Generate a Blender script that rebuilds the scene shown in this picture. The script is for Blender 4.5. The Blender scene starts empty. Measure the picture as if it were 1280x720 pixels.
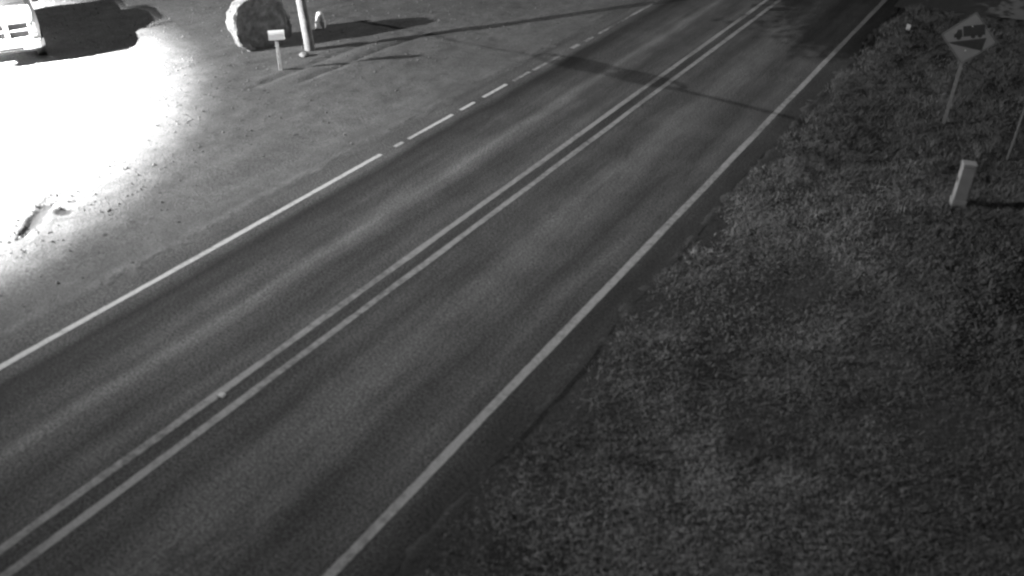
import bpy, bmesh, math, random
import numpy as np
from mathutils import Vector, Matrix, noise as mnoise
R = math.radians
random.seed(7); rng = np.random.default_rng(7)
scene = bpy.context.scene
COL = scene.collection

# ------------------------------------------------------------------ camera (8.8 m up on a pole; X across the road, Y along it)
cam_d = bpy.data.cameras.new('camera'); cam = bpy.data.objects.new('camera', cam_d); COL.objects.link(cam)
cam.location = (0, 0, 8.8)
cam.rotation_euler = (R(90 - 31.355), 0, R(30.529))
cam_d.sensor_width = 36.0; cam_d.lens = 32.54; cam_d.clip_end = 5000
cam_d.dof.use_dof = True; cam_d.dof.focus_distance = 60.0; cam_d.dof.aperture_fstop = 0.62   # cheap fixed-focus lens, soft up close
scene.camera = cam

# ------------------------------------------------------------------ night sky, moon, exposure
MOON_EL, MOON_AZ = 40.0, 14.5   # azimuth from +Y towards +X
w = bpy.data.worlds.new('World'); scene.world = w; w.use_nodes = True
nt = w.node_tree; nt.nodes.clear()
sky = nt.nodes.new('ShaderNodeTexSky'); sky.sky_type = 'NISHITA'; sky.sun_disc = False
sky.sun_elevation = R(MOON_EL); sky.sun_rotation = R(MOON_AZ)
bw = nt.nodes.new('ShaderNodeRGBToBW'); bg = nt.nodes.new('ShaderNodeBackground'); wo = nt.nodes.new('ShaderNodeOutputWorld')
bg.inputs['Strength'].default_value = 0.006
nt.links.new(sky.outputs[0], bw.inputs[0]); nt.links.new(bw.outputs[0], bg.inputs['Color']); nt.links.new(bg.outputs[0], wo.inputs['Surface'])
sd = bpy.data.lights.new('moon', 'SUN'); sun = bpy.data.objects.new('moon', sd); COL.objects.link(sun)
sd.energy = 1.25; sd.angle = R(0.9)
dv = Vector((-math.cos(R(MOON_EL))*math.sin(R(MOON_AZ)), -math.cos(R(MOON_EL))*math.cos(R(MOON_AZ)), -math.sin(R(MOON_EL))))
sun.rotation_euler = dv.to_track_quat('-Z', 'Y').to_euler(); sun.location = (20, 60, 50)
scene.view_settings.view_transform = 'Standard'; scene.view_settings.look = 'None'
scene.view_settings.exposure = 0.0; scene.view_settings.gamma = 1.0; scene.view_settings.use_curve_mapping = False
scene.cycles.filter_width = 2.2

LAMP = Vector((-32.0, 5.5, 7.0))
SPOT_W, BULB_W, FLOOD_W = 900000.0, 4500.0, 60000.0

# ------------------------------------------------------------------ helpers
def g(v): return (v, v, v, 1.0)
def link(name, me, mat=None, parent=None):
    o = bpy.data.objects.new(name, me); COL.objects.link(o)
    if mat is not None: me.materials.clear(); me.materials.append(mat)
    if parent is not None: o.parent = parent
    return o
def obj(name, bm, mat, parent=None, smooth=False):
    me = bpy.data.meshes.new(name)
    bmesh.ops.recalc_face_normals(bm, faces=bm.faces[:])
    bm.to_mesh(me); bm.free()
    if smooth:
        for p in me.polygons: p.use_smooth = True
    return link(name, me, mat, parent)
def tag(o, label=None, cat=None, group=None, kind=None):
    if label: o['label'] = label
    if cat: o['category'] = cat
    if group: o['group'] = group
    if kind: o['kind'] = kind
    return o
def thing(name, label, cat, loc, rz=0, rx=0, ry=0, group=None):
    o = bpy.data.objects.new(name, None); COL.objects.link(o)
    o.location = loc; o.rotation_euler = (rx, ry, rz); o.empty_display_size = 0.2
    return tag(o, label, cat, group)
def box(bm, c, s, bevel=0.0, rot=None):
    r = bmesh.ops.create_cube(bm, size=1.0)
    vs = r['verts']
    M = Matrix.Translation(c) @ (rot.to_4x4() if rot is not None else Matrix()) @ Matrix.Diagonal((s[0], s[1], s[2], 1))
    bmesh.ops.transform(bm, matrix=M, verts=vs)
    if bevel > 0:
        es = list({e for v in vs for e in v.link_edges})
        bmesh.ops.bevel(bm, geom=es, offset=bevel, segments=2, affect='EDGES', profile=0.6)
    return bm
def BX(c, s, bevel=0.0, rot=None): return box(bmesh.new(), c, s, bevel, rot)
def tube(bm, pts, rad, n=8, cap=True):
    rings = []
    for i, p in enumerate(pts):
        p = Vector(p)
        t = (Vector(pts[min(i+1, len(pts)-1)]) - Vector(pts[max(i-1, 0)])).normalized()
        a = t.orthogonal().normalized() if abs(t.z) < .9 else t.cross(Vector((0, 1, 0))).normalized()
        b = t.cross(a)
        r = rad[i] if isinstance(rad, (list, tuple)) else rad
        rings.append([bm.verts.new(p + r*(math.cos(2*math.pi*k/n)*a + math.sin(2*math.pi*k/n)*b)) for k in range(n)])
    for i in range(len(rings)-1):
        for k in range(n):
            bm.faces.new((rings[i][k], rings[i][(k+1) % n], rings[i+1][(k+1) % n], rings[i+1][k]))
    if cap:
        bm.faces.new(rings[0][::-1]); bm.faces.new(rings[-1])
    return bm
def lathe(bm, prof, n=24, M=None):
    rings = []
    for r, z in prof:
        rings.append([bm.verts.new((r*math.cos(2*math.pi*k/n), r*math.sin(2*math.pi*k/n), z)) for k in range(n)])
    for i in range(len(rings)-1):
        for k in range(n):
            bm.faces.new((rings[i][k], rings[i][(k+1) % n], rings[i+1][(k+1) % n], rings[i+1][k]))
    bm.faces.new(rings[0][::-1]); bm.faces.new(rings[-1])
    if M is not None: bmesh.ops.transform(bm, matrix=M, verts=[v for rr in rings for v in rr])
    return bm
def prism(bm, poly, h, M=None):
    a = [bm.verts.new((x, y, 0)) for x, y in poly]; b = [bm.verts.new((x, y, h)) for x, y in poly]
    n = len(poly)
    bm.faces.new(a[::-1]); bm.faces.new(b)
    for i in range(n): bm.faces.new((a[i], a[(i+1) % n], b[(i+1) % n], b[i]))
    if M is not None: bmesh.ops.transform(bm, matrix=M, verts=a+b)
    return bm

# ------------------------------------------------------------------ numpy value noise
_tab = rng.random((256, 256))
def vnoise(x, y, s, off=0):
    x = np.asarray(x, float)/s + 17.3*off + 1000; y = np.asarray(y, float)/s + 9.1*off + 1000
    xi = np.floor(x).astype(int); yi = np.floor(y).astype(int); fx = x-xi; fy = y-yi
    fx = fx*fx*(3-2*fx); fy = fy*fy*(3-2*fy)
    t = lambda i, j: _tab[(xi+i) % 256, (yi+j) % 256]
    return (t(0, 0)*(1-fx)+t(1, 0)*fx)*(1-fy)+(t(0, 1)*(1-fx)+t(1, 1)*fx)*fy
def sstep(a, b, x):
    t = np.clip((np.asarray(x, float)-a)/(b-a), 0, 1); return t*t*(3-2*t)

# road layout in metres
LX, DL, DR, RX = -13.16, -9.64, -9.22, -5.84
ROAD_L, ROAD_R = -13.8, -5.3
RUT0, RUT1, HOLE = np.array((-17.84, 10.62)), np.array((-16.83, 9.10)), np.array((-17.08, 10.26))
def gz(x, y):
    x = np.asarray(x, float); y = np.asarray(y, float)
    left = sstep(-13.9, -16.5, x)
    z = -0.022 + left*(0.05*(vnoise(x, y, 3.1, 1)-.5) + 0.030*(vnoise(x, y, .7, 2)-.5) + 0.016*(vnoise(x, y, .25, 3)-.5))
    z = z + sstep(-13.8, -14.4, x)*0.014*(vnoise(x, y, .4, 9)-.5)
    z = z + sstep(-16.4, -18, x)*0.03 + .022*sstep(-15.6, -14.2, x)*(x < -13)
    for c0, y0, y1 in ((-19.2, 17.4, 24.5), (-18.35, 18.6, 26.0)):   # tyre ruts past the mailbox
        cx = c0+.16*(vnoise(x*0, y, 1.7, 14)-.5)+.02*(y-18)
        z = z - .06*np.exp(-((x-cx)/.13)**2)*sstep(y0, y0+1.2, y)*sstep(y1, y1-1.5, y)
    right = sstep(-5.0, -3.9, x)
    z = z + right*(0.12*(vnoise(x, y, 2.3, 4)-.5) + 0.05*(vnoise(x, y, .7, 5)-.5)) - 0.10*sstep(-4.8, -2.5, x)*sstep(3.5, .5, x)
    rag = .022*(vnoise(x, y, .13, 11)-.5)+.022*(vnoise(x*1.7+y*.4, y, .37, 12)-.5)+.012*(vnoise(x, y, 1.4, 13)-.5)
    zl = .012-.045*sstep(-14.0, -13.35, x)+rag
    z = np.where(x > -14.15, np.where(x < -13.35, zl*sstep(-14.15, -13.9, x)+z*(1-sstep(-14.15, -13.9, x)), z), z)
    zr = .002-.045*sstep(-5.15, -5.7, x)+rag
    z = np.where((x < -5.0) & (x > -5.72), zr*sstep(-5.0, -5.2, x)+z*(1-sstep(-5.0, -5.2, x)), z)
    z = np.where((x >= -13.35) & (x <= -5.72), -0.06, z)
    # rut and pothole at the edge of the yard
    d = RUT1-RUT0; L2 = (d**2).sum(); t = np.clip(((x-RUT0[0])*d[0]+(y-RUT0[1])*d[1])/L2, 0, 1)
    dist = np.hypot(x-(RUT0[0]+t*d[0]), y-(RUT0[1]+t*d[1]))
    wv = 0.20*(1-.55*t) + .06*(vnoise(x, y, .2, 6)-.5)
    z = z - .045*(1-sstep(.45*wv, 1.25*wv, dist)) + .008*np.exp(-((dist-.34)/.1)**2)
    dh = np.hypot(x-HOLE[0], (y-HOLE[1]))
    z = z - .03*(1-sstep(.08, .2, dh)) + .012*np.exp(-((dh-.3)/.09)**2)
    return z

# ------------------------------------------------------------------ materials
class NT:
    def __init__(s, name, rough=0.9, spec=0.2):
        s.m = bpy.data.materials.new(name); s.m.use_nodes = True; s.t = s.m.node_tree
        s.b = s.t.nodes['Principled BSDF']; s.b.inputs['Roughness'].default_value = rough
        s.b.inputs['Specular IOR Level'].default_value = spec
        s.geo = s.t.nodes.new('ShaderNodeTexCoord').outputs['Object']
    def n(s, t): return s.t.nodes.new(t)
    def L(s, a, b): s.t.links.new(a, b)
    def math(s, op, a, b=0.0, c=None):
        n = s.n('ShaderNodeMath'); n.operation = op
        for i, v in enumerate((a, b, c)):
            if v is None: continue
            if isinstance(v, (int, float)): n.inputs[i].default_value = v
            else: s.L(v, n.inputs[i])
        return n.outputs[0]
    def mapping(s, sc, src=None):
        n = s.n('ShaderNodeMapping'); n.inputs['Scale'].default_value = sc; s.L(src or s.geo, n.inputs[0]); return n.outputs[0]
    def noise(s, scale, detail=3, rough=.55, vec=None):
        n = s.n('ShaderNodeTexNoise'); n.inputs['Scale'].default_value = scale; n.inputs['Detail'].default_value = detail
        n.inputs['Roughness'].default_value = rough; s.L(vec or s.geo, n.inputs['Vector']); return n.outputs['Fac']
    def rng(s, v, a, b, c, d, clamp=True):
        n = s.n('ShaderNodeMapRange'); n.clamp = clamp; s.L(v, n.inputs[0])
        for i, q in enumerate((a, b, c, d)): n.inputs[i+1].default_value = q
        return n.outputs[0]
    def ramp(s, v, stops):
        n = s.n('ShaderNodeValToRGB'); cr = n.color_ramp
        cr.elements[0].position, cr.elements[0].color = stops[0][0], g(stops[0][1])
        cr.elements[1].position, cr.elements[1].color = stops[-1][0], g(stops[-1][1])
        for p, c in stops[1:-1]:
            e = cr.elements.new(p); e.color = g(c)
        s.L(v, n.inputs[0]); return n.outputs[0]
    def mix(s, f, a, b):      # floats
        n = s.n('ShaderNodeMix'); n.data_type = 'FLOAT'
        for i, v in enumerate((f, a, b)):
            if isinstance(v, (int, float)): n.inputs[(0, 2, 3)[i]].default_value = v
            else: s.L(v, n.inputs[(0, 2, 3)[i]])
        return n.outputs[0]
    def color(s, v): s.L(v, s.b.inputs['Base Color']); return s
    def bump(s, h, strength=.4, dist=.02):
        n = s.n('ShaderNodeBump'); n.inputs['Strength'].default_value = strength; n.inputs['Distance'].default_value = dist
        s.L(h, n.inputs['Height']); s.L(n.outputs[0], s.b.inputs['Normal']); return s
def simple(name, v, var=.15, scale=12, rough=.7, metal=0.0, spec=.3, bump=0.0):
    s = NT(name, rough, spec); f = s.noise(scale, 4)
    s.color(s.rng(f, .25, .75, v*(1-var), v*(1+var))); s.b.inputs['Metallic'].default_value = metal
    if bump: s.bump(f, bump, .02)
    return s.m

def asphalt_value(s):
    sep = s.n('ShaderNodeSeparateXYZ'); s.L(s.geo, sep.inputs[0]); X = sep.outputs['X']
    wob = s.noise(1, 2, vec=s.mapping((.25, .28, 1)))
    xx = s.math('MULTIPLY_ADD', s.math('SUBTRACT', wob, .5), .55, X)
    f = s.rng(xx, -14.0, -5.0, 0, 1)
    P = lambda x: (x+14.0)/9.0
    base = s.ramp(f, [(0, .10), (P(-13.2), .10), (P(-12.95), .09), (P(-12.66), .030), (P(-12.25), .052), (P(-11.75), .082), (P(-11.42), .088),
                      (P(-11.17), .15), (P(-10.85), .085), (P(-10.45), .060), (P(-9.95), .092), (P(-9.5), .060), (P(-9.3), .060), (P(-8.95), .078),
                      (P(-8.55), .060), (P(-7.95), .112), (P(-7.6), .112), (P(-6.85), .058), (P(-6.3), .088), (P(-5.95), .075), (P(-5.6), .042), (1, .036)])
    streak = s.noise(1, 4, .6, vec=s.mapping((2.6, .22, 1)))
    blot = s.noise(.8, 4, .6)
    v = s.math('MULTIPLY', base, s.rng(streak, .3, .7, .72, 1.28))
    v = s.math('MULTIPLY', v, s.rng(blot, .3, .7, .84, 1.16))
    grain = s.noise(27, 3, .85)
    v = s.math('MULTIPLY', v, s.rng(grain, .36, .64, .12, 1.88))
    grain2 = s.noise(14, 2, .75)
    v = s.math('MULTIPLY', v, s.rng(grain2, .3, .7, .8, 1.2))
    # tar-filled cracks
    cr = s.noise(1, 4, .6, vec=s.mapping((.75, .16, 1)))
    c = s.math('ABSOLUTE', s.math('SUBTRACT', cr, .5))
    gate = s.rng(s.noise(.33, 2), .5, .62, 0, 1)
    cm = s.math('MULTIPLY', s.rng(c, .0, .011, 1, 0), gate)
    v = s.mix(s.math('MULTIPLY', cm, .45), v, .03)
    return v, grain, X
sa = NT('asphalt', .9, .15); v, gr, X = asphalt_value(sa); sa.color(v); sa.bump(gr, .5, .012); M_ASPHALT = sa.m
def paint(name, val, wear_lo, wear_hi):
    s = NT(name, .8, .2); a, gr, X = asphalt_value(s)
    wn = s.noise(7, 5, .7); wl = s.noise(1, 3, .6, vec=s.mapping((1.5, .5, 1)))
    m = s.rng(s.math('ADD', s.math('MULTIPLY', wn, .55), s.math('MULTIPLY', wl, .45)), wear_lo, wear_hi, 0, .92)
    p = s.math('MULTIPLY', s.rng(s.noise(30, 2, .7), .25, .75, .75, 1.25), val)
    s.color(s.mix(m, a, p)).bump(gr, .3, .01); return s.m
M_YELLOW = paint('centre line paint', .30, .32, .54)
M_WHITE = paint('edge line paint', .33, .30, .54)
M_WHITE_WORN = paint('worn edge line paint', .34, .43, .58)
M_EDGE_BRIGHT = paint('fresh edge line paint', .55, .28, .50)

def soil():
    s = NT('dirt and gravel', .95, .1)
    sep = s.n('ShaderNodeSeparateXYZ'); s.L(s.geo, sep.inputs[0]); X = sep.outputs['X']; Y = sep.outputs['Y']
    big = s.noise(.35, 4, .6); mid = s.noise(2.2, 4, .65); fine = s.noise(16, 4, .75); spk = s.noise(38, 2, .6)
    xw = s.math('ADD', X, s.math('MULTIPLY', s.math('SUBTRACT', mid, .5), 2.2))
    # pale gravel yard on the far side, packed grey shoulder, dark soil right of the road
    yard = s.rng(xw, -16.2, -18.6, 0, 1)
    soil_ = s.rng(X, -6.0, -5.0, 0, 1)
    v = s.mix(yard, .13, .12)
    v = s.mix(soil_, v, .046)
    v = s.math('MULTIPLY', v, s.rng(big, .3, .7, .86, 1.14))
    v = s.math('MULTIPLY', v, s.rng(mid, .3, .7, .84, 1.16))
    trk = s.noise(1, 4, .6, vec=s.mapping((1.6, .3, 1)))
    v = s.math('MULTIPLY', v, s.rng(trk, .3, .7, .86, 1.14))
    v = s.math('MULTIPLY', v, s.rng(fine, .25, .75, .68, 1.32))
    v = s.math('MULTIPLY', v, s.rng(spk, .34, .66, .6, 1.4))
    # scattered dark clods and damp spots
    clod = s.rng(s.noise(3.4, 3, .6), .66, .72, 0, .55)
    v = s.math('MULTIPLY', v, s.math('SUBTRACT', 1.0, clod))
    # damp mud in the rut
    def ellipse(c, rz, hx, hy):
        mp = s.n('ShaderNodeMapping'); mp.vector_type = 'TEXTURE'; mp.inputs['Location'].default_value = (c[0], c[1], 0); mp.inputs['Rotation'].default_value = (0, 0, rz); mp.inputs['Scale'].default_value = (hx, hy, 1000)
        s.L(s.geo, mp.inputs[0]); ln = s.n('ShaderNodeVectorMath'); ln.operation = 'LENGTH'; s.L(mp.outputs[0], ln.inputs[0])
        return s.rng(s.math('ADD', ln.outputs['Value'], s.math('MULTIPLY', s.math('SUBTRACT', s.noise(6, 3, .6), .5), 1.1)), .75, 1.1, 1, 0)
    wet = s.math('MAXIMUM', ellipse((-17.34, 9.86), math.atan2(-1.52, 1.01), .98, .2), ellipse((-17.08, 10.28), .3, .22, .16))
    v = s.mix(wet, v, .022)
    s.color(v).bump(s.math('ADD', fine, s.math('MULTIPLY', spk, .5)), .9, .03)
    return s.m
M_SOIL = soil()

# ------------------------------------------------------------------ ground: one sheet to the horizon, fine in view
def axis(segs):
    out = [segs[0][0]]
    for a, b, st in segs:
        n = max(1, int(round((b-a)/st))); out += list(a+(b-a)*np.arange(1, n+1)/n)
    return np.array(out)
gx = axis([(-2500, -300, 440), (-300, -60, 40), (-60, -36, 2), (-36, -18.4, .11), (-18.4, -16.2, .04), (-16.2, -14.2, .09), (-14.2, -13.3, .05), (-13.3, -5.8, .5), (-5.8, -4.9, .05), (-4.9, 5, .12), (5, 16, .8), (16, 60, 4), (60, 300, 40), (300, 2500, 440)])
gy = axis([(-2500, -300, 440), (-300, -20, 28), (-20, 1, 1.5), (1, 8.6, .13), (8.6, 11.2, .04), (11.2, 46, .13), (46, 70, 2), (70, 300, 23), (300, 2500, 440)])
def grid_mesh(name, gx, gy, zf):
    X, Y = np.meshgrid(gx, gy); Z = zf(X, Y); nx, ny = len(gx), len(gy)
    co = np.stack([X, Y, Z], -1).reshape(-1, 3).astype(np.float32)
    i = np.arange(nx*ny).reshape(ny, nx)
    q = np.stack([i[:-1, :-1], i[:-1, 1:], i[1:, 1:], i[1:, :-1]], -1).reshape(-1, 4).astype(np.int32)
    return raw_mesh(name, co, q, 4)
def raw_mesh(name, co, q, k, smooth=True):
    me = bpy.data.meshes.new(name)
    me.vertices.add(len(co)); me.vertices.foreach_set('co', co.astype(np.float32).ravel())
    me.loops.add(q.size); me.loops.foreach_set('vertex_index', q.astype(np.int32).ravel())
    me.polygons.add(len(q)); me.polygons.foreach_set('loop_start', (np.arange(len(q))*k).astype(np.int32))
    me.polygons.foreach_set('loop_total', np.full(len(q), k, np.int32))
    me.update(calc_edges=True); me.validate()
    me.polygons.foreach_set('use_smooth', np.full(len(q), bool(smooth)))
    return me
ground = tag(link('ground', grid_mesh('ground', gx, gy, gz), M_SOIL), kind='structure')

# ------------------------------------------------------------------ road and its painted lines
def road_mesh():
    ys = axis([(-400, -20, 20), (-20, 0, 1), (0, 50, .12), (50, 80, 2), (80, 900, 40)])
    xl = ROAD_L - .10*(vnoise(ys*0, ys, .5, 20)) - .08*vnoise(ys*0, ys, 2.1, 21)
    xr = ROAD_R + .05*(vnoise(ys*0, ys, .3, 22)) + .22*vnoise(ys*0, ys, 1.9, 23)
    cols = [np.stack([xl, ys, np.full_like(ys, -.09)], -1), np.stack([xl+.03, ys, np.zeros_like(ys)], -1)]
    for x in (-12, -11, -9.43, -8, -6.5): cols.append(np.stack([np.full_like(ys, x), ys, np.zeros_like(ys)], -1))
    cols += [np.stack([xr-.04, ys, np.zeros_like(ys)], -1), np.stack([xr, ys, np.full_like(ys, -.09)], -1)]
    co = np.stack(cols, 1); ny, nx = co.shape[:2]; i = np.arange(nx*ny).reshape(ny, nx)
    q = np.stack([i[:-1, :-1], i[:-1, 1:], i[1:, 1:], i[1:, :-1]], -1).reshape(-1, 4)
    return raw_mesh('road', co.reshape(-1, 3), q, 4, False)
road = tag(link('road', road_mesh(), M_ASPHALT), kind='structure')
def stripe(name, x, wd, y0, y1, mat, z=.004, seed=0):
    n = max(2, int((min(y1, 60)-max(y0, -10))/.1)) if y1 > -10 and y0 < 60 else 2
    ys = np.linspace(max(y0, -10), min(y1, 60), n)
    if y0 < -10: ys = np.concatenate([[y0], ys])
    if y1 > 60: ys = np.concatenate([ys, [y1]])
    ed = lambda o: .014*(vnoise(ys*0+x*3, ys, .13, 30+o)-.5) + .02*(vnoise(ys*0+x*3, ys, 1.3, 33+o)-.5)
    a = np.stack([x-wd/2+ed(0), ys, np.full_like(ys, z)], -1); b = np.stack([x+wd/2+ed(1), ys, np.full_like(ys, z)], -1)
    co = np.stack([a, b], 1); i = np.arange(len(ys)*2).reshape(-1, 2)
    q = np.stack([i[:-1, 0], i[:-1, 1], i[1:, 1], i[1:, 0]], -1)
    return link(name, raw_mesh(name, co.reshape(-1, 3), q, 4, False), mat, road)
stripe('centre_line', DL, .145, -400, 900, M_YELLOW)
stripe('centre_line', DR, .145, -400, 900, M_YELLOW)
stripe('edge_line', RX, .155, -400, 900, M_WHITE)
stripe('edge_line', LX, .125, -400, 16.15, M_EDGE_BRIGHT)
for a, b in ((16.68, 17.02), (17.25, 19.22), (19.6, 20.3), (20.75, 22.0)):
    stripe('edge_line', LX, .11, a, b, M_EDGE_BRIGHT)
stripe('edge_line', LX+.02, .12, 22.35, 23.3, M_WHITE_WORN)
stripe('edge_line', LX+.05, .12, 23.5, 25.3, M_WHITE_WORN)
stripe('edge_line', LX+.02, .15, 26.0, 26.5, M_WHITE)
stripe('edge_line', LX+.05, .12, 26.9, 27.5, M_WHITE_WORN)
stripe('edge_line', LX+.06, .12, 27.9, 900, M_WHITE_WORN)

# gravel drive joining the road on the near side, at the far end of the view
def drive():
    xs = axis([(-5.35, 8, .35)]); ys = axis([(36.9, 40.2, .3)]); X, Y = np.meshgrid(xs, ys)
    spread = 1.2*sstep(-2.5, -5.3, X)
    Yw = Y + (Y-38.5)*.3*spread + .25*(vnoise(X, Y*0, .8, 40)-.5)
    Z = np.maximum(gz(X, Yw)+.05, .012)
    co = np.stack([X, Yw, Z], -1).reshape(-1, 3); i = np.arange(X.size).reshape(X.shape)
    q = np.stack([i[:-1, :-1], i[:-1, 1:], i[1:, 1:], i[1:, :-1]], -1).reshape(-1, 4)
    return raw_mesh('driveway', co, q, 4)
tag(link('driveway', drive(), simple('drive gravel', .09, .3, 20, .95, bump=.6)), kind='structure')

# ------------------------------------------------------------------ floodlight of the yard (stands outside the picture)
M_GALV = simple('galvanised steel', .42, .2, 9, .55, .6)
M_DARKMETAL = simple('dark metal', .06, .3, 12, .5, .3)
fl = thing('flood_lamp', 'tall galvanised yard lamp with round shade lighting the gravel yard', 'lamp', (LAMP.x, LAMP.y-.7, 0))
obj('pole', tube(bmesh.new(), [(0, 0, -.3), (0, 0, LAMP.z+.35)], [.09, .06], 12), M_GALV, fl)
obj('arm', tube(bmesh.new(), [(0, 0, LAMP.z+.25), (0, .3, LAMP.z+.42), (0, .7, LAMP.z+.40)], .03, 8), M_GALV, fl)
sh = bmesh.new(); lathe(sh, [(.05, .40), (.12, .36), (.2, .24), (.28, .2), (.26, .2), (.18, .225), (.1, .3), (.03, .34)], 24, Matrix.Translation((0, .7, LAMP.z))); obj('lamp_shade', sh, M_GALV, fl, True)
be = bpy.data.materials.new('lit bulb'); be.use_nodes = True
pb = be.node_tree.nodes['Principled BSDF']; pb.inputs['Emission Color'].default_value = g(1); pb.inputs['Emission Strength'].default_value = 40
bb = bmesh.new(); bmesh.ops.create_uvsphere(bb, u_segments=12, v_segments=8, radius=.05, matrix=Matrix.Translation((0, .7, LAMP.z+.26))); obj('bulb', bb, be, fl, True)
def light(name, kind, watts, **k):
    d = bpy.data.lights.new(name, kind); d.energy = watts
    for a, b in k.items(): setattr(d, a, b)
    o = bpy.data.objects.new(name, d); COL.objects.link(o); o.parent = fl; o.location = (0, .7, LAMP.z+.12); return o
light('lamp_beam', 'SPOT', SPOT_W, spot_size=R(135.6), spot_blend=.17, shadow_soft_size=.05)
light('lamp_glow', 'POINT', BULB_W, shadow_soft_size=.05)
fo = light('lamp_flood', 'SPOT', FLOOD_W, spot_size=R(118), spot_blend=1.0, shadow_soft_size=.06)
aim = Vector((-6, 38, 0))-LAMP
fo.rotation_euler = aim.to_track_quat('-Z', 'Y').to_euler(); fo.location = (.45, -.1, LAMP.z-.1)
hd_ = obj('flood_head', BX((0, 0, .10), (.26, .2, .12), .02), M_DARKMETAL, fl); hd_.location = fo.location; hd_.rotation_euler = fo.rotation_euler

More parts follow.
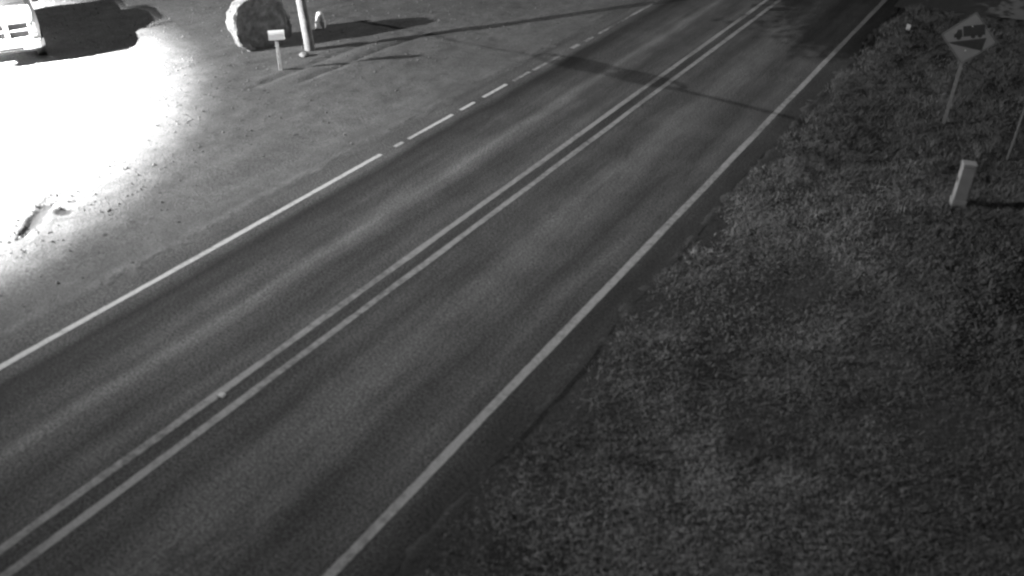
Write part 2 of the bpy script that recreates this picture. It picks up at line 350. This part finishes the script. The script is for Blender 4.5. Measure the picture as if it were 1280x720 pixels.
# ------------------------------------------------------------------ pickup truck facing the lamp and the camera
M_PAINT = simple('white truck paint', .75, .03, 4, .3, 0, .5)
M_CHROME = simple('bright bumper metal', .7, .05, 6, .25, .5, .5)
M_BLACK = simple('black plastic', .02, .3, 20, .6)
M_RUBBER = simple('tyre rubber', .03, .3, 20, .9)
M_GLASS = simple('dark glass', .03, .1, 5, .08, 0, .6)
M_LENS = simple('headlamp lens', .6, .05, 9, .12, 0, .6)
def truck():
    fx, fy = -26.6, 15.85; yaw = math.atan2(-15.0, 24.0) + R(2)
    t = thing('pickup_truck', 'white pickup truck with crossbar grille parked facing the gravel yard', 'pickup truck', (fx-2.85*math.cos(yaw), fy-2.85*math.sin(yaw), .02), yaw)
    t.scale = (1, .94, 1)
    def loft(stations):
        bm = bmesh.new(); rings = []
        for x, half in stations:
            full = [(y, z) for y, z in half] + [(-y, z) for y, z in reversed(half)]
            rings.append([bm.verts.new((x, y, z)) for y, z in full])
        n = len(rings[0])
        for i in range(len(rings)-1):
            for k in range(n): bm.faces.new((rings[i][k], rings[i][(k+1) % n], rings[i+1][(k+1) % n], rings[i+1][k]))
        bm.faces.new(rings[0]); bm.faces.new(rings[-1][::-1])
        return bm
    def sec(x, wd, zt, zl, dome=.04):
        return (x, [(.06, zt+dome), (wd*.45, zt+dome*.8), (wd*.62, zt-.01), (wd*.82, zt), (wd*.96, zt-.05), (wd, zt-.16), (wd*1.01, (zt+zl)/2), (wd*.985, zl+.12), (wd*.93, zl), (.06, zl)])
    obj('body', loft([sec(2.74, .76, 1.19, .62, .05), sec(2.69, .85, 1.24, .58, .07), sec(2.5, .94, 1.29, .52, .08), sec(2.0, .985, 1.35, .5, .06), sec(1.42, .99, 1.38, .48, .05),
                     sec(1.2, .99, 1.38, .46, 0), sec(-.9, .99, 1.38, .46, 0), sec(-1.0, .985, 1.38, .5, 0), sec(-2.72, .975, 1.38, .55, 0), sec(-2.8, .95, 1.34, .6, 0)]), M_PAINT, t, True)
    cab = obj('cab', loft([(1.30, [(.06, 1.37), (.5, 1.37), (.86, 1.36), (.86, 1.3), (.06, 1.3)]), (.55, [(.06, 1.79), (.5, 1.78), (.68, 1.74), (.9, 1.36), (.06, 1.3)]),
                 (-.55, [(.06, 1.80), (.5, 1.79), (.68, 1.75), (.9, 1.36), (.06, 1.3)]), (-.92, [(.06, 1.74), (.5, 1.74), (.64, 1.70), (.88, 1.36), (.06, 1.3)]), (-.96, [(.06, 1.4), (.5, 1.4), (.7, 1.39), (.86, 1.36), (.06, 1.3)])]), M_PAINT, t)
    def quad(name, pts, mat, par, th=.012):
        bm = bmesh.new(); p = [Vector(q) for q in pts]; nrm = (p[1]-p[0]).cross(p[2]-p[0]).normalized()
        a = [bm.verts.new(q) for q in p]; b = [bm.verts.new(q+nrm*th) for q in p]; n = len(p)
        bm.faces.new(a[::-1]); bm.faces.new(b)
        for i in range(n): bm.faces.new((a[i], a[(i+1) % n], b[(i+1) % n], b[i]))
        return obj(name, bm, mat, par)
    quad('windshield', [(1.27, -.78, 1.40), (1.27, .78, 1.40), (.64, .62, 1.735), (.64, -.62, 1.735)], M_GLASS, t)
    quad('rear_window', [(-.965, .7, 1.46), (-.965, -.7, 1.46), (-.935, -.6, 1.8), (-.935, .6, 1.8)], M_GLASS, t)
    for s in (1, -1):
        pts = [(1.0, s*.895, 1.42), (.52, s*.785, 1.69), (-.1, s*.785, 1.70), (-.1, s*.885, 1.42)]
        quad('side_window', pts[::-1] if s > 0 else pts, M_GLASS, t)
        pts = [(-.18, s*.885, 1.42), (-.18, s*.785, 1.70), (-.72, s*.78, 1.69), (-.8, s*.875, 1.42)]
        quad('side_window', pts[::-1] if s > 0 else pts, M_GLASS, t)
        obj('mirror', BX((.95, s*1.10, 1.5), (.12, .2, .24), .03), M_BLACK, t)
        hl = obj('headlight', BX((2.69, s*.76, 1.05), (.12, .2, .24), .04), M_LENS, t)
        obj('turn_lamp', BX((2.70, s*.76, .86), (.10, .18, .07), .02), M_LENS, t)
        obj('fog_lamp', lathe(bmesh.new(), [(.06, 0), (.065, .03), (.03, .04)], 14, Matrix.Translation((2.915, s*.6, .56)) @ Matrix.Rotation(R(90), 4, 'Y')), M_LENS, t)
        for x in (1.82, -1.75):
            M = Matrix.Translation((x, s*.86, .40)) @ Matrix.Rotation(R(90), 4, 'X')
            wh = obj('wheel', lathe(bmesh.new(), [(.26, -.13), (.37, -.125), (.4, -.09), (.4, .09), (.37, .125), (.26, .13)], 28, M), M_RUBBER, t, True)
            obj('rim', lathe(bmesh.new(), [(.25, -.135), (.22, -.10), (.06, -.12), (.06, .12), (.22, .10), (.25, .135)], 20, M), M_CHROME, wh)
            M2 = Matrix.Translation((x, s*.995, .43)) @ Matrix.Rotation(R(90), 4, 'X')
            obj('wheel_arch', lathe(bmesh.new(), [(.5, -.012), (.5, .012), (.43, .012)], 28, M2), M_BLACK, t)
        obj('tail_lamp', BX((-2.79, s*.86, 1.15), (.06, .16, .36), .02), M_LENS, t)
    # grille: bright surround with four dark openings split by a crossbar
    gsur = bmesh.new()
    for z, hh in ((1.27, .07), (1.03, .055), (.79, .07)): box(gsur, (2.78, 0, z), (.07, 1.34, hh), .012)
    for y, ww in ((-.67, .07), (0, .13), (.67, .07)): box(gsur, (2.785, y, 1.03), (.066, ww, .54), .012)
    gr = obj('grille', gsur, M_PAINT, t)
    for y in (-.35, .35):
        for z in (1.15, .91):
            op = obj('grille_opening', BX((2.745, y, z), (.05, .57, .18)), M_BLACK, gr)
    bu = bmesh.new(); box(bu, (2.83, 0, .60), (.16, 1.5, .26), .05)
    for q in (1, -1): box(bu, (2.72, q*.83, .60), (.30, .25, .25), .05, Matrix.Rotation(R(-q*38), 3, 'Z'))
    bo = obj('front_bumper', bu, M_CHROME, t, False)
    obj('bumper_intake', BX((2.905, 0, .53), (.02, .7, .08), .005), M_BLACK, bo)
    obj('valance', BX((2.7, 0, .44), (.2, 1.5, .10), .02), M_BLACK, t)
    obj('rear_bumper', BX((-2.86, 0, .6), (.14, 1.85, .2), .04), M_CHROME, t)
    obj('bed_cover', BX((-1.88, 0, 1.395), (1.65, 1.7, .03), .01), M_BLACK, t)
    wp = bmesh.new()
    for y in (-.35, .3): box(wp, (1.20, y, 1.475), (.02, .55, .02), 0, Matrix.Rotation(R(6), 3, 'X'))
    obj('wiper', wp, M_BLACK, t)
truck()

# ------------------------------------------------------------------ boulder with a sheared flat face
def rock_mesh(rad, sub, seed, amp, cut=None):
    bm = bmesh.new(); bmesh.ops.create_icosphere(bm, subdivisions=sub, radius=1)
    off = Vector((seed*3.1, seed*1.7, seed*.9))
    for v in bm.verts:
        p = v.co.normalized()
        d = 1 + amp*(mnoise.noise(p*1.3+off)*.9 + .5*mnoise.noise(p*3+off) + .34*mnoise.noise(p*7+off)+.26*mnoise.noise(p*15+off)+.16*mnoise.noise(p*29+off))
        v.co = Vector((p.x*rad[0], p.y*rad[1], p.z*rad[2]))*d
        if cut is not None:
            n, dd = cut
            ex = v.co.dot(n)-dd-.05*mnoise.noise(v.co*1.6+off)-.03*mnoise.noise(v.co*4+off)
            if ex > 0: v.co -= n*ex*.96
    return bm
M_ROCK = simple('weathered rock', .26, .35, 7, .9, 0, .1, .8)
nrm = Vector((.975, -.22, .12)).normalized()
bo = obj('boulder', rock_mesh((1.0, 1.04, .92), 6, 2, .14, (nrm, .16)), M_ROCK, None, True)
bo.location = (-21.72, 21.22, .70)
tag(bo, 'big rough boulder with one sheared flat side behind the mailbox', 'boulder')
st = obj('stone', rock_mesh((.16, .13, .11), 3, 5, .25), M_ROCK, None, True); st.location = (-19.87, 21.02, .05)
tag(st, 'small pale stone lying at the foot of the utility pole', 'stone')

# ------------------------------------------------------------------ mailbox
M_WOOD = simple('weathered wood', .6, .3, 8, .9, 0, .1, .4)
M_WHITEP = simple('white painted metal', .8, .08, 6, .5)
mb = thing('mailbox', 'pale mailbox with rounded top on a single wooden post', 'mailbox', (-19.58, 19.66, 0), R(45))
obj('post', BX((0, 0, .42), (.105, .105, 1.04), .008), M_WOOD, mb)
prof = [(-.105, 0), (.105, 0), (.105, .15)] + [(.105*math.cos(R(a)), .15+.105*math.sin(R(a))) for a in range(15, 180, 15)] + [(-.105, .15)]
body = prism(bmesh.new(), prof, .45, Matrix.Translation((-.225, 0, .94)) @ Matrix.Rotation(R(90), 4, 'Z') @ Matrix.Rotation(R(90), 4, 'X'))
mbx = obj('box', body, M_WHITEP, mb)
obj('door', prism(bmesh.new(), [(x*1.05, y*1.03-.003) for x, y in prof], .012, Matrix.Translation((.227, 0, .94)) @ Matrix.Rotation(R(90), 4, 'Z') @ Matrix.Rotation(R(90), 4, 'X')), M_WHITEP, mb)
obj('flag', BX((.02, .116, 1.10), (.03, .012, .2), .003), M_DARKMETAL, mb)
obj('bracket', BX((0, 0, .927), (.34, .13, .022), .004), M_WOOD, mb)

# ------------------------------------------------------------------ utility poles
M_POLE = simple('creosoted pole wood', .34, .35, 6, .9, 0, .1, .5)
def utility_pole(label, loc, hgt, lean, arm_rz, with_can, r0=.17):
    t = thing('utility_pole', label, 'utility pole', loc, 0, lean[0], lean[1])
    n = 14; pts = [(0.012*math.sin(i*1.3), .012*math.cos(i*.9), -.4+(hgt+.4)*i/n) for i in range(n+1)]
    obj('shaft', tube(bmesh.new(), pts, [r0-(r0-.10)*i/n for i in range(n+1)], 14), M_POLE, t, True)
    rot = Matrix.Rotation(arm_rz, 3, 'Z'); ax = rot @ Vector((1, 0, 0)); nx = rot @ Vector((0, 1, 0))
    arm = obj('crossarm', BX(nx*.16+Vector((0, 0, hgt-.35)), (2.4, .1, .12), .006, rot), M_POLE, t)
    for s in (-1.1, -.45, .45, 1.1):
        obj('insulator', lathe(bmesh.new(), [(.03, 0), (.06, .04), (.035, .07), (.06, .1), (.03, .16)], 12, Matrix.Translation(nx*.16+ax*s+Vector((0, 0, hgt-.288)))), M_GALV, t)
    if with_can:
        can = obj('transformer', lathe(bmesh.new(), [(.2, 0), (.27, .03), (.27, 1.0), (.25, 1.06), (.1, 1.1)], 20, Matrix.Translation(nx*.46+Vector((0, 0, hgt-2.3)))), M_GALV, t, True)
        for s in (-.1, .1): obj('bushing', lathe(bmesh.new(), [(.035, 0), (.05, .06), (.03, .1), (.05, .15), (.02, .25)], 10, Matrix.Translation(nx*.46+ax*s+Vector((0, 0, hgt-1.22)))), M_GALV, can)
        obj('bracket', BX(nx*.15+Vector((0, 0, hgt-1.7)), (.12, .2, .5), .005, rot), M_GALV, t)
        obj('street_arm', tube(bmesh.new(), [nx*-.1+Vector((0, 0, hgt-3.2)), nx*-.5+Vector((0, 0, hgt-2.9)), nx*-.9+Vector((0, 0, hgt-2.85))], .035, 8), M_GALV, t)
    return t
utility_pole('leaning wooden utility pole rising between the boulder and the mailbox', (-20.16, 21.61, 0), 9.2, (0, R(-4.0)), R(20), False, .165)
utility_pole('unseen wooden utility pole with transformer, added on the verge to hold the cable', (5.2, 29.2, -.1), 8.4, (0, 0), R(80), True)  # this pole and the next are unseen, added to hold the cable
utility_pole('unseen upright wooden utility pole, added beyond the boulder to hold the cable', (-21.5, 32.8, 0), 8.4, (0, 0), R(80), False)
# unseen cable added between the two, coils shaped to cast the road shadow
M_CABLE = simple('black cable sheath', .02, .2, 10, .7)
A, B = Vector((5.2, 29.2, 6.6)), Vector((-21.5, 32.8, 6.6))
def span(t, sag=.75): p = A.lerp(B, t); p.z -= 4*sag*t*(1-t); return p
cb = thing('shadow_cable', 'unseen black cable with thick coils, added to cast the shadow across the road', 'cable', (0, 0, 0))
obj('bundle', tube(bmesh.new(), [span(i/40) for i in range(41)], .065, 8), M_CABLE, cb, True)
for t0, t1, wd in ((.455, .57, .30), (.53, .645, .34)):  # added loops and cases thicken the shadow cast on the road
    pts = []
    for i in range(33):
        a = 2*math.pi*i/32; p = span((t0+t1)/2+(t1-t0)/2*math.cos(a)); p.z -= .16+wd*math.sin(a)*.8; p.y += .1*math.sin(a); pts.append(p)
    obj('shadow_coil', tube(bmesh.new(), pts, .085, 8, False), M_CABLE, cb, True)
    obj('splice_case', tube(bmesh.new(), [span(t0+.02)-Vector((0, 0, .2)), span(t1-.03)-Vector((0, 0, .2))], .15, 12), M_CABLE, cb, True)

# ------------------------------------------------------------------ utility pedestals, posts, stake, road stud
ped = thing('utility_pedestal', 'small white plastic pedestal standing in the shadow behind the utility pole', 'pedestal', (-21.56, 23.78, 0), R(30))
obj('base', BX((0, 0, .11), (.32, .26, .26), .03), M_WHITEP, ped)
obj('cover', lathe(bmesh.new(), [(.15, .2), (.145, .32), (.115, .42), (.10, .5), (.05, .53)], 14), M_WHITEP, ped, True)
M_PEDG = simple('faded green plastic', .19, .15, 5, .7)
pd = thing('cable_pedestal', 'stubby weathered cable pedestal standing in the verge below the warning sign', 'pedestal', (-.87, 20.5, -.08), R(15), R(-2), R(2))
obj('housing', BX((0, 0, .40), (.27, .27, .92), .015), M_PEDG, pd)
obj('cap', BX((0, 0, .905), (.295, .295, .09), .03), M_PEDG, pd)
obj('base_collar', BX((0, 0, .04), (.31, .31, .16), .02), M_PEDG, pd)
obj('hasp', BX((-.137, .0, .55), (.02, .05, .09), .004), M_DARKMETAL, pd)
tp = thing('marker_post', 'thin pale metal post standing in the grass beside the warning sign', 'post', (-.22, 23.66, -.1), 0, 0, R(2.2))
obj('channel', BX((0, 0, 1.1), (.045, .03, 2.5), .004), simple('dull post steel', .10, .2, 9, .8), tp)
obj('reflector', BX((0, -.022, 2.2), (.08, .01, .16), .003), M_WHITEP, tp)
dl = thing('roadside_stake', 'tiny white topped stake at the dark road edge beyond the warning sign', 'stake', (-4.34, 33.53, -.05), R(-20), 0, R(8))
obj('stake', BX((0, 0, .08), (.05, .03, .3), .003), M_WOOD, dl)
obj('plate', BX((0, -.022, .17), (.15, .012, .2), .003), simple('white reflector plate', .2, .05, 5, .5), dl)
rs = thing('road_stud', 'tiny wedge shaped reflective road stud on the double centre line', 'road stud', (-9.56, 7.44, .004), R(8))
obj('body', prism(bmesh.new(), [(-.055, 0), (.055, 0), (.03, .02), (-.03, .02)], .1, Matrix.Translation((0, .05, 0)) @ Matrix.Rotation(R(90), 4, 'X')), simple('stud body', .5, .1, 20, .5), rs)
obj('lens', BX((-.046, 0, .0115), (.026, .085, .012), .001, Matrix.Rotation(R(-38), 3, 'Y')), simple('stud lens', .9, .02, 20, .2, .3), rs)

# ------------------------------------------------------------------ steep hill warning sign
M_SIGN = simple('faded yellow sign face', .09, .12, 3, .55)
M_INK = simple('black sign ink', .012, .2, 10, .6)
sg = thing('warning_sign', 'diamond steep hill warning sign with truck symbol on a metal post', 'sign', (-1.9, 25.27, -.1), R(4), R(-1), R(2))
obj('post', BX((0, .03, 1.3), (.085, .045, 2.9), .004), simple('weathered sign post', .09, .2, 9, .8), sg)
SC = 2.27; hd = .655
F = Matrix.Translation((0, -.005, SC)) @ Matrix.Rotation(R(90), 4, 'X')
def rdia(h, r):
    out = []
    for k in range(4):
        c = R(90*k); cx, cy = (h-r*1.414)*math.cos(c), (h-r*1.414)*math.sin(c)
        for a in (-45, -22, 0, 22, 45): out.append((cx+r*math.cos(c+R(a)), cy+r*math.sin(c+R(a))))
    return out
pl = obj('plate', prism(bmesh.new(), rdia(hd, .05), .004, F), M_SIGN, sg)
def ringbm(h1, h2, z, th):
    a = rdia(h1, .04); b = rdia(h2, .035); bm = bmesh.new(); n = len(a)
    va = [bm.verts.new((x, y, z)) for x, y in a]; vb = [bm.verts.new((x, y, z)) for x, y in b]
    for i in range(n): bm.faces.new((va[i], va[(i+1) % n], vb[(i+1) % n], vb[i]))
    bmesh.ops.transform(bm, matrix=F, verts=bm.verts[:]); return bm
obj('border', ringbm(hd-.022, hd-.04, .0065, .001), M_INK, pl)
def flat(name, polys, z=.0045):
    bm = bmesh.new()
    for q in polys: prism(bm, q, .002, F @ Matrix.Translation((0, 0, z)))
    return obj(name, bm, M_INK, pl)
flat('hill_wedge', [[(-.44, -.17), (-.30, -.20), (.36, -.25), (.38, .08)]])
sl = math.atan2(.21, .70)
def tr(pts):
    return [(-.04+1.18*(x*math.cos(sl)-y*math.sin(sl)), .045+1.12*(x*math.sin(sl)+y*math.cos(sl))) for x, y in pts]
circ = lambda cx, cy, r: [(cx+r*math.cos(2*math.pi*k/12), cy+r*math.sin(2*math.pi*k/12)) for k in range(12)]
flat('truck_symbol', [tr([(-.08, .0), (.33, .0), (.33, .23), (-.08, .23)]), tr([(-.26, .0), (-.10, .0), (-.10, .17), (-.18, .17), (-.22, .09), (-.26, .08)]),
                      tr(circ(-.17, -.012, .045)), tr(circ(.10, -.012, .045)), tr(circ(.23, -.012, .045))])
for z in (SC-.3, SC+.3): obj('bolt', lathe(bmesh.new(), [(.014, 0), (.014, .005), (.006, .008)], 8, Matrix.Translation((0, -.0095, z)) @ Matrix.Rotation(R(90), 4, 'X')), M_GALV, sg)

# ------------------------------------------------------------------ grass on the verge
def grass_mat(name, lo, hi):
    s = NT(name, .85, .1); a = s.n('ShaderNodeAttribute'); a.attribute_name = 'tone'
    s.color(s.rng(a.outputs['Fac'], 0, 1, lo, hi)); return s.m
def view_mask(x, y, m=1.5):
    ph = R(30.529); xr = x*math.cos(ph)+y*math.sin(ph); yf = -x*math.sin(ph)+y*math.cos(ph)
    th = R(31.355); dep = yf*math.cos(th)+8.8*math.sin(th); up = yf*math.sin(th)-8.8*math.cos(th)
    return (np.abs(xr) < dep*640/1157+m) & (up < dep*360/1157+m*1.5) & (up > -dep*360/1157-m)
def blades(name, x, y, hgt, wid, lean, tone, mat, label, cat):
    n = len(x); z = gz(x, y)-.01
    az = rng.random(n)*2*math.pi; la = rng.random(n)*2*math.pi
    cx, cy = np.cos(az)*wid/2, np.sin(az)*wid/2
    lx, ly = np.cos(la)*lean, np.sin(la)*lean
    up = np.sqrt(np.clip(1-lean**2, .05, 1))
    V = np.empty((n, 5, 3), np.float32)
    V[:, 0] = np.stack([x-cx, y-cy, z], -1); V[:, 1] = np.stack([x+cx, y+cy, z], -1)
    m = hgt*.55; mx, my, mz = x+lx*m*.7, y+ly*m*.7, z+up*m*1.1
    V[:, 2] = np.stack([mx+cx*.8, my+cy*.8, mz], -1); V[:, 3] = np.stack([mx-cx*.8, my-cy*.8, mz], -1)
    V[:, 4] = np.stack([x+lx*hgt*1.3, y+ly*hgt*1.3, z+up*hgt], -1)
    b = np.arange(n)*5
    tri = np.stack([b, b+1, b+2, b, b+2, b+3, b+3, b+2, b+4], -1).reshape(-1, 3)
    me = raw_mesh(name, V.reshape(-1, 3), tri, 3, False)
    at = me.attributes.new('tone', 'FLOAT', 'POINT'); at.data.foreach_set('value', np.repeat(tone, 5).astype(np.float32))
    o = link(name, me, mat); tag(o, label, cat, None, 'stuff'); return o
def scatter(n, x0, x1, y0, y1):
    x = x0+(x1-x0)*rng.random(n); y = y0+(y1-y0)*rng.random(n); k = view_mask(x, y); return x[k], y[k]
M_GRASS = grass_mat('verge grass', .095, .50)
x, y = scatter(1250000, -5.2, 5.5, 3, 46)
edge = -5.6 + .5*vnoise(x*0, y, 1.1, 50)+.25*vnoise(x, y, .35, 51)
dens = sstep(0, .9, x-edge)*(.35+.65*sstep(.3, .6, vnoise(x, y, .55, 52)))
bare = np.exp(-(((x+2.9)/.9)**2+((y-15.1)/1.3)**2))*.85 + np.exp(-(((x+2.35)/.18)**2+((y-10.5)/.3)**2))*1.0 + np.exp(-((x/.8)**2+((y-12.5)/.8)**2))*.7
dens = dens*(1-np.clip(bare, 0, .93))*(1-((y > 37)*(y < 40.2)*.97))
k = rng.random(len(x)) < dens; x, y = x[k], y[k]
cl = vnoise(x, y, .3, 53)*.6+vnoise(x, y, .9, 54)*.4
hg = (.035+.085*cl)*(.6+.8*rng.random(len(x)))*(1+.8*sstep(17, 24, y))
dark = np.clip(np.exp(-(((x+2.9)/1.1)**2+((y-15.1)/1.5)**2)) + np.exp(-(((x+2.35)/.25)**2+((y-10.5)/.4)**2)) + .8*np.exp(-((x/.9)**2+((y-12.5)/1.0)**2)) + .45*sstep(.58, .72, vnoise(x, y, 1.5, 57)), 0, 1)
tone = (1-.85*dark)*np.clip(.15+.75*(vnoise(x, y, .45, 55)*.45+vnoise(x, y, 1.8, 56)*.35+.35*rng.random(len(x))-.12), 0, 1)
tone = tone*(1-.85*sstep(14, 25, y)*sstep(-5.9, -4.7, x))*(1-.65*sstep(-2.4, 0.8, x))  # dimmer light of the far and right verge put into the blade colour
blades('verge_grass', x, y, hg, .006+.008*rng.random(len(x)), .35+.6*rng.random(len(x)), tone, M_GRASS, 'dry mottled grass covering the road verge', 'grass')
x, y = scatter(60000, -3.6, 6, 17, 46)
d2 = sstep(.52, .72, vnoise(x, y, .9, 60))*sstep(-3.6, -2.2, x)*(1-((y > 36.6)*(y < 40.6)))*(1-.9*np.exp(-(((x+.87)/.6)**2+((y-19.6)/1.6)**2)))
k = rng.random(len(x)) < d2; x, y = x[k], y[k]
blades('tall_weeds', x, y, .14+.3*rng.random(len(x))*vnoise(x, y, .6, 61), .008+.009*rng.random(len(x)), .25+.6*rng.random(len(x)), np.clip(rng.random(len(x))*.3+.35*vnoise(x, y, .7, 62)-.22, 0, 1), M_GRASS, 'clumps of taller weeds around the warning sign', 'weeds')

# ------------------------------------------------------------------ loose gravel of the yard
def gravel():
    n = 40000
    x = -33+19.3*rng.random(n); y = 2+32*rng.random(n); k = view_mask(x, y, .5); x, y = x[k], y[k]
    band = np.exp(-(((np.hypot(x+32, y-5.5)-15.6)/1.6)**2))
    d = .12*sstep(-15.2, -17.5, x)+.85*band*sstep(.35, .7, vnoise(x, y, .9, 70)) + .02
    k = rng.random(len(x)) < d; x, y = x[k], y[k]; n = len(x)
    s = .010+.030*rng.random(n)**3
    o = np.array([(1, 0, 0), (0, 1, 0), (-1, 0, 0), (0, -1, 0), (0, 0, .8), (0, 0, -.8)], np.float32)
    V = o[None]*(s[:, None, None]*(.7+.6*rng.random((n, 6, 1)))); a = rng.random(n)*6.28
    c, si = np.cos(a)[:, None], np.sin(a)[:, None]
    X = V[:, :, 0]*c-V[:, :, 1]*si; Y = V[:, :, 0]*si+V[:, :, 1]*c
    P = np.stack([X+x[:, None], Y+y[:, None], V[:, :, 2]+(gz(x, y)+s*.3)[:, None]], -1)
    t = np.array([(0, 1, 4), (1, 2, 4), (2, 3, 4), (3, 0, 4), (1, 0, 5), (2, 1, 5), (3, 2, 5), (0, 3, 5)])
    F_ = (t[None]+(np.arange(n)*6)[:, None, None]).reshape(-1, 3)
    tag(link('loose_gravel', raw_mesh('loose_gravel', P.reshape(-1, 3), F_, 3, False), simple('gravel chips', .17, .4, 3, .9)), 'loose gravel chips scattered over the yard', 'gravel', None, 'stuff')
gravel()

# ------------------------------------------------------------------ trees added on the near side, outside the picture, to shade verge and road
M_BARK = simple('bark', .10, .4, 9, .95, bump=.8)
M_LEAF = grass_mat('leaves', .05, .13)
def tree_meshes(seed):
    r = random.Random(seed); bm = bmesh.new()
    tube(bm, [(0, 0, -.4), (.05, .02, .6), (.1, -.05, 2.2), (.0, .1, 4.2), (.1, 0, 6.4)], [.3, .22, .18, .12, .04], 10)
    tips = []
    for i in range(13):
        z = 1.8+i*.36; a = i*2.4+r.random(); ln = (2.6-.16*i)*(.8+.5*r.random())
        p0 = Vector((.05, 0, z)); p1 = p0+Vector((math.cos(a)*ln*.55, math.sin(a)*ln*.55, ln*.35)); p2 = p0+Vector((math.cos(a)*ln, math.sin(a)*ln, ln*.5+.2))
        tube(bm, [p0, p1, p2], [.07, .045, .015], 6); tips += [p1, p2, (p1+p2)/2]
    tips += [Vector((.1, 0, 6.6)), Vector((0, .3, 6.0))]
    nr = np.random.default_rng(seed); C = np.array([t[:] for t in tips]); n = 12000
    ci = nr.integers(0, len(C), n); P = C[ci]+nr.normal(0, 1, (n, 3))*np.array([.55, .55, .42])
    u = nr.normal(0, 1, (n, 3)); u /= np.linalg.norm(u, axis=1)[:, None]; v = np.cross(u, nr.normal(0, 1, (n, 3))); v /= np.linalg.norm(v, axis=1)[:, None]
    s = (.05+.06*nr.random(n))[:, None]
    V = np.stack([P-u*s*1.4, P+v*s*.8, P+u*s*1.4, P-v*s*.8], 1)
    me = raw_mesh('crown', V.reshape(-1, 3), np.arange(n*4).reshape(-1, 4), 4, False)
    at = me.attributes.new('tone', 'FLOAT', 'POINT'); at.data.foreach_set('value', np.repeat(nr.random(n), 4).astype(np.float32))
    return bm, me
tb, crown_me = tree_meshes(3); crown_me.materials.append(M_LEAF)
trunk_me = bpy.data.meshes.new('trunk'); bmesh.ops.recalc_face_normals(tb, faces=tb.faces[:]); tb.to_mesh(trunk_me); tb.free(); trunk_me.materials.append(M_BARK)
for lx, ly, s, rz, lab in ((3.6, 22.5, 1.0, 0, 'small unseen broadleaf tree added to shade the verge near the cable pedestal'), (-2.6, 43.8, 1.55, 2.1, 'tall unseen broadleaf tree added just past the gravel drive to shade the road'),
                           (-3.4, 51.0, 1.75, 4.0, 'tallest unseen broadleaf tree added past the gravel drive for shade'), (7.6, 42.5, 1.4, 5.2, 'spreading unseen broadleaf tree added for shade beside the gravel drive'),
                           (3.4, 34.4, 1.15, 2.9, 'young unseen broadleaf tree added to shade the verge around the warning sign')):
    t = thing('tree', lab, 'tree', (lx, ly, -.1), rz, group='unseen shade trees on the verge'); t.scale = (s, s, s)
    for nm, me in (('trunk', trunk_me), ('crown', crown_me)):
        o = bpy.data.objects.new(nm, me); COL.objects.link(o); o.parent = t
